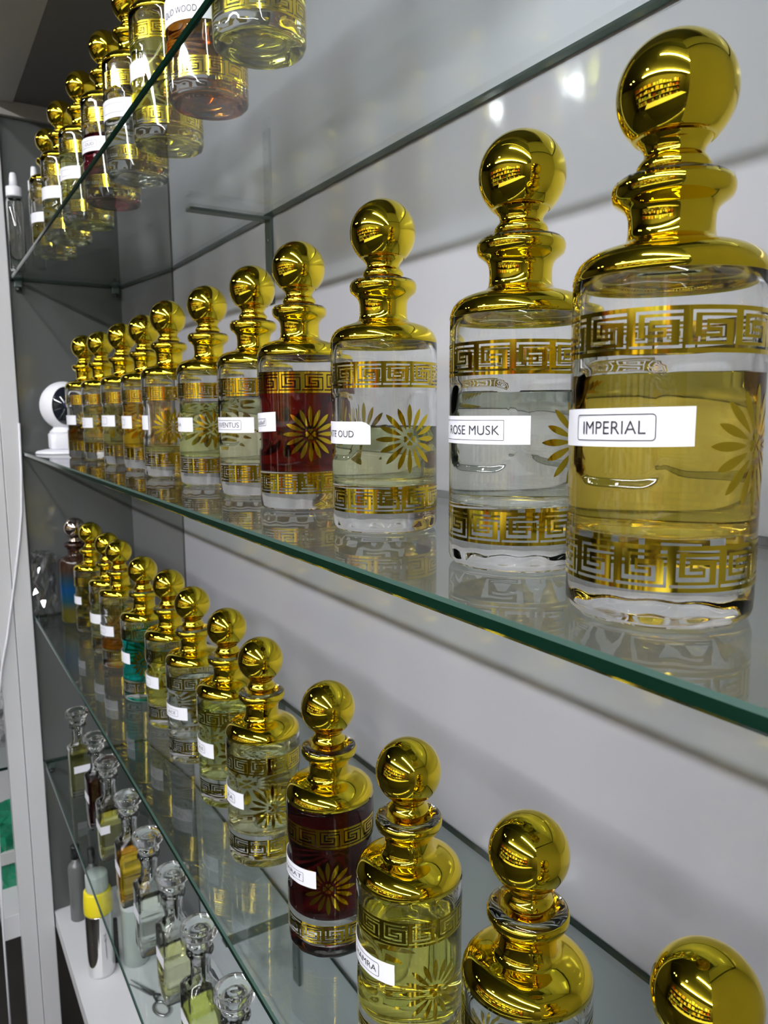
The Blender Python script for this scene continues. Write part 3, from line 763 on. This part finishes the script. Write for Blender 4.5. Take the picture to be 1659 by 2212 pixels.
# glossy face: stadium-shaped cap lying on the front (+x local) of the head
V = []; F = []; n = 16
for i in range(n+1):
    for j in range(n+1):
        u = -1 + 2*i/n; v = -1 + 2*j/n
        # square to disc then stadium
        du = u*sqrt(1 - v*v/2); dv = v*sqrt(1 - u*u/2)
        yy = du*0.026; zz = dv*0.036
        xx = 0.045*sqrt(max(0, 1 - (yy/0.045)**2 - (zz/0.047)**2)) + 0.0030
        V.append((xx, yy, zz))
for i in range(n):
    for j in range(n): F.append((i*(n+1)+j, (i+1)*(n+1)+j, (i+1)*(n+1)+j+1, i*(n+1)+j+1))
nb = len(V)
rim = [i*(n+1) for i in range(n+1)] + [n*(n+1)+j for j in range(1, n+1)] + [i*(n+1)+n for i in range(n-1, -1, -1)] + [j for j in range(n-1, 0, -1)]
for k in rim: V.append((V[k][0]-0.008, V[k][1]*1.02, V[k][2]*1.02))
for a in range(len(rim)):
    b2 = (a+1) % len(rim); F.append((rim[b2], rim[a], nb+a, nb+b2))
fc = obj('black_face', mesh_from('black_face', V, F, M['gloss_black']), t, (0, 0, 0.0900))
obj('lens', lathe('camera_lens', [(0, 0.0022), (0.004, 0.0020), (0.0065, 0.0008), (0.0075, 0)], pmat('camera_lens_glass', (0.02, 0.02, 0.05), 0.02), 28), fc, (0.0479, 0, 0.004)).rotation_euler = (0, pi/2, 0)

# spray bottles on the topmost shelf
def spray(x, y, h, r, lab):
    t = thing('spray_bottle', lab, 'spray bottle', (x, y, zu), 0, 'clear spray bottles at the far end of the topmost shelf')
    obj('clear_body', lathe('spray_body', [(0, 0), (r-0.001, 0), (r, 0.0015), (r, h*0.93), (r*0.9, h*0.97), (r*0.6, h), (r*0.56, h*0.995), (r*0.86, h*0.96), (r-0.0012, h*0.92), (r-0.0012, 0.003), (0, 0.003)], M['glass'], 40), t)
    c = obj('pump_collar', lathe('pump_collar', [(0, h+0.0002), (r*0.92, h+0.0002), (r*0.95, h+0.002), (r*0.92, h+0.018), (r*0.6, h+0.020), (0, h+0.020)], M['white_plastic'], 36), t)
    obj('nozzle', lathe('spray_nozzle', [(0, 0), (r*0.50, 0), (r*0.46, 0.012), (r*0.38, 0.022), (r*0.30, 0.024), (0, 0.024)], M['white_plastic'], 28), c, (0, 0, h+0.0202))
spray(0.2050, 1.640, 0.135, 0.0150, 'clear spray bottle with white pump, leftmost on the topmost shelf')
spray(0.2360, 1.600, 0.140, 0.0120, 'clear spray bottle with white pump, right of the leftmost one, behind the last gold bottle')

# white cable running across the post
pts = []
for (x, z) in ((0.193, -0.02), (0.191, -0.12), (0.186, -0.20), (0.178, -0.26), (0.166, -0.33), (0.155, -0.39), (0.142, -0.46), (0.128, -0.52), (0.116, -0.60), (0.100, -0.80), (0.092, -1.10), (0.090, -1.4465)):
    pts.append((x, YE - 0.0122, z + Z0))
t = thing('power_cable', 'thin white cable running diagonally across the white upright board', 'cable', me=tube('power_cable', pts, 0.0022, M['white_plastic'], 10))

# ------------------------------------------------------------------ neighbouring cabinet beyond the upright
structure(obj('wall_back_neighbour', bevel_box('wall_back_neighbour', 0.34, YE + 0.05, ZB - 0.35, 0.36, 3.2, ZC + 0.1, M['laminate_side'], 0)))
structure(obj('wall_end_neighbour', bevel_box('wall_end_neighbour', 0.0, 3.2, ZB - 0.35, 0.36, 3.22, ZC + 0.1, M['laminate_side'], 0)))
structure(obj('floor_neighbour', bevel_box('floor_neighbour', 0.095, YE + 0.031, ZB - 0.055, 0.34, 3.19, ZB, M['board'], 0.001)))
V, F = box_geo(0.11, YE + 0.04, -0.7665 + Z0, 0.339, 3.1, -0.760 + Z0)
t = thing('glass_shelf', 'glass shelf in the neighbouring cabinet, behind the white upright at the left edge', 'shelf', me=mesh_from('neighbour_shelf', V, F, [M['pane'], M['edge']], False, [0, 0, 1, 1, 1, 1]))
green = pmat('green_plastic_film', (0.02, 0.24, 0.13), 0.12, bump=(35, 0.6, 0.01), trans=0.15)
def crumple(name, sx, sy, sz, mat, seed, amp=0.006, n=7):
    rnd = random.Random(seed); bm = bmesh.new()
    bmesh.ops.create_cube(bm, size=1.0)
    bmesh.ops.subdivide_edges(bm, edges=list(bm.edges), cuts=n, use_grid_fill=True)
    for v in bm.verts:
        v.co = Vector((v.co.x*sx, v.co.y*sy, (v.co.z+0.5)*sz))
        if v.co.z > 0.002: v.co += Vector((rnd.uniform(-1, 1)*amp, rnd.uniform(-1, 1)*amp, rnd.uniform(-1, 0.3)*amp))
    me = bpy.data.meshes.new(name); bm.to_mesh(me); bm.free(); me.materials.append(mat)
    return me
t = thing('green_packet', 'green plastic-wrapped packet with a white band in the neighbouring cabinet', 'packet', (0.165, 1.93, ZB))
obj('wrapper', crumple('green_wrapper', 0.12, 0.14, 0.150, green, 3), t)
obj('paper_band', bevel_box('paper_band', -0.068, -0.078, 0.062, 0.068, 0.078, 0.092, pmat('grey_paper_band', (0.5, 0.5, 0.5), 0.4), 0.001), t)
film = pmat('clear_crumpled_film', (0.55, 0.55, 0.57), 0.12, bump=(40, 0.8, 0.01), trans=0.5)
t = thing('plastic_packet', 'crumpled clear plastic packet on the glass shelf of the neighbouring cabinet', 'packet', (0.180, 1.95, -0.760 + Z0), me=crumple('plastic_packet', 0.11, 0.16, 0.13, film, 5, 0.008))
t = thing('cardboard_box', 'brown cardboard box behind the crumpled plastic packet', 'box', (0.19, 2.20, -0.760 + Z0), me=bevel_box('cardboard_box', -0.06, -0.08, 0, 0.06, 0.08, 0.09, pmat('brown_cardboard', (0.32, 0.20, 0.10), 0.7), 0.002))

# crumpled clear wrap lying behind the last bottle on the lower shelf
t = thing('plastic_wrap', 'crumpled clear plastic bag leaning on the end panel of the lower shelf', 'bag', (0.2155, 1.668, zl), me=crumple('plastic_wrap', 0.034, 0.07, 0.14, pane_mat('clear_bag_film', (0.93, 0.93, 0.94), 1.9), 9, 0.006))

# ------------------------------------------------------------------ the shop around (seen in the gold balls)
XS, YA, YB_, ZT = -3.2, -4.0, 4.2, 1.35 + Z0
structure(obj('floor', bevel_box('floor', XS - 0.1, YA - 0.1, -0.06, 0.60, YB_ + 0.1, -0.0, M['floor'], 0)))
structure(obj('ceiling_shop', bevel_box('ceiling_shop', XS - 0.1, YA - 0.1, ZT, 0.60, YB_ + 0.1, ZT + 0.05, M['ceil'], 0)))
structure(obj('wall_left', bevel_box('wall_left', XS - 0.1, YA, 0, XS, YB_, ZT, M['shopwall'], 0)))
structure(obj('wall_front', bevel_box('wall_front', XS, YA - 0.1, 0, 0.60, YA, ZT, M['shopwall'], 0)))
structure(obj('wall_back', bevel_box('wall_back', XS, YB_, 0, 0.60, YB_ + 0.1, ZT, M['shopwall'], 0)))
structure(obj('wall_cabinet_side', bevel_box('wall_cabinet_side', 0.50, YA, 0, 0.60, YB_, ZT, M['shopwall'], 0)))
structure(obj('wall_above_cabinet', bevel_box('wall_above_cabinet', 0.165, YA, ZC + 0.051, 0.185, YB_, ZT, M['fascia'], 0)))
structure(obj('wall_near_cabinet', bevel_box('wall_near_cabinet', 0.196, YA, 0, 0.21, YN - 0.02, ZT, M['board'], 0)))

def tube_light(x, y0, y1, lab, r=0.028, mat='tube'):
    z = ZT - 0.06
    t = thing('tube_light', lab, 'ceiling light', (x, (y0+y1)/2, z))
    L = (y1-y0)
    obj('housing', bevel_box('tube_housing', -0.035, -L/2 - 0.01, 0.030, 0.035, L/2 + 0.01, 0.0595, M['white_plastic'], 0.003), t)
    me = lathe('glass_tube', [(0, -L/2), (r, -L/2), (r, L/2), (0, L/2)], M[mat], 20)
    o = obj('glass_tube', me, t); o.rotation_euler = (pi/2, 0, 0)
tube_light(-0.55, -3.6, 0.30, 'long ceiling tube light above the aisle close to the cabinet')
tube_light(-2.10, -3.6, 1.5, 'long ceiling tube light over the far side of the shop', mat='tube_far')
for (x, y) in ((-1.6, 2.4), (-1.47, 2.8), (-1.4, 0.9)):
    t = thing('downlight', 'small square ceiling downlight between the two tube lights', 'ceiling light', (x, y, ZT), 0, 'square downlights')
    obj('frame', bevel_box('downlight_frame', -0.075, -0.075, -0.012, 0.075, 0.075, -0.0005, M['white_plastic'], 0.002), t)
    obj('diffuser', bevel_box('downlight_diffuser', -0.06, -0.06, -0.015, 0.06, 0.06, -0.0125, M['panel_light'], 0.001), t)

# display unit on the far side of the aisle with boxes
un = thing('display_unit', 'wooden display unit with shelves across the aisle', 'shelving', (-2.75, 0.2, 0))
wood = pmat('dark_wood', (0.06, 0.035, 0.018), 0.4)
obj('back_panel', bevel_box('unit_back', -0.25, -2.6, 0, -0.22, 2.6, 2.2, wood, 0), un)
for k, zz in enumerate((0.5, 0.95, 1.4, 1.85)):
    obj('unit_shelf', bevel_box('unit_shelf', -0.22, -2.6, zz - 0.02, 0.15, 2.6, zz, M['board'], 0), un)
for s in (-2.62, 2.6):
    obj('side_panel', bevel_box('unit_side', -0.25, s, 0, 0.15, s + 0.02, 2.2, wood, 0), un)
pal = [(0.7, 0.62, 0.4), (0.55, 0.3, 0.08), (0.75, 0.72, 0.66), (0.25, 0.04, 0.03), (0.1, 0.12, 0.1), (0.6, 0.45, 0.15), (0.35, 0.4, 0.28)]
pm = [pmat('carton_colour_%d' % i, c, 0.35) for i, c in enumerate(pal)]
words = ['cream', 'tan', 'off-white', 'dark red', 'black-green', 'ochre', 'sage']
for k, zz in enumerate((0.5, 0.95, 1.4, 1.85)):
    yy = -2.45
    while yy < 2.3:
        w = random.uniform(0.14, 0.32); h = random.uniform(0.14, 0.34); c = random.randrange(7)
        t = thing('carton', '%s carton on the display unit across the aisle' % words[c], 'box', (-2.75, 0.2 + yy + w/2, zz), 0, '%s cartons on the display unit' % words[c],
                  me=bevel_box('carton', -0.10, -w/2, 0.0005, 0.12, w/2, h, pm[c], 0.002))
        yy += w + random.uniform(0.03, 0.25)
ct = thing('shop_counter', 'low white shop counter in the aisle', 'counter', (-1.35, -0.4, 0))
obj('counter_body', bevel_box('counter_body', -0.25, -1.3, 0, 0.25, 1.3, 0.84, M['shopwall'], 0.004), ct)
obj('counter_top', bevel_box('counter_top', -0.28, -1.34, 0.8405, 0.28, 1.34, 0.87, M['board'], 0.004), ct)

# ------------------------------------------------------------------ world & view
w = bpy.data.worlds.new('world'); SC.world = w; w.use_nodes = True
w.node_tree.nodes['Background'].inputs['Color'].default_value = (0.8, 0.85, 1.0, 1)
w.node_tree.nodes['Background'].inputs['Strength'].default_value = 0.1
SC.view_settings.view_transform = 'Standard'; SC.view_settings.look = 'None'
SC.view_settings.exposure = 0.2; SC.view_settings.gamma = 1.0; SC.view_settings.use_curve_mapping = False
cy = SC.cycles
cy.max_bounces = 24; cy.transmission_bounces = 20; cy.glossy_bounces = 8; cy.diffuse_bounces = 4; cy.transparent_max_bounces = 24
cy.caustics_reflective = True; cy.caustics_refractive = True; cy.blur_glossy = 0.3
cy.sample_clamp_indirect = 6.0
cy.use_denoising = True
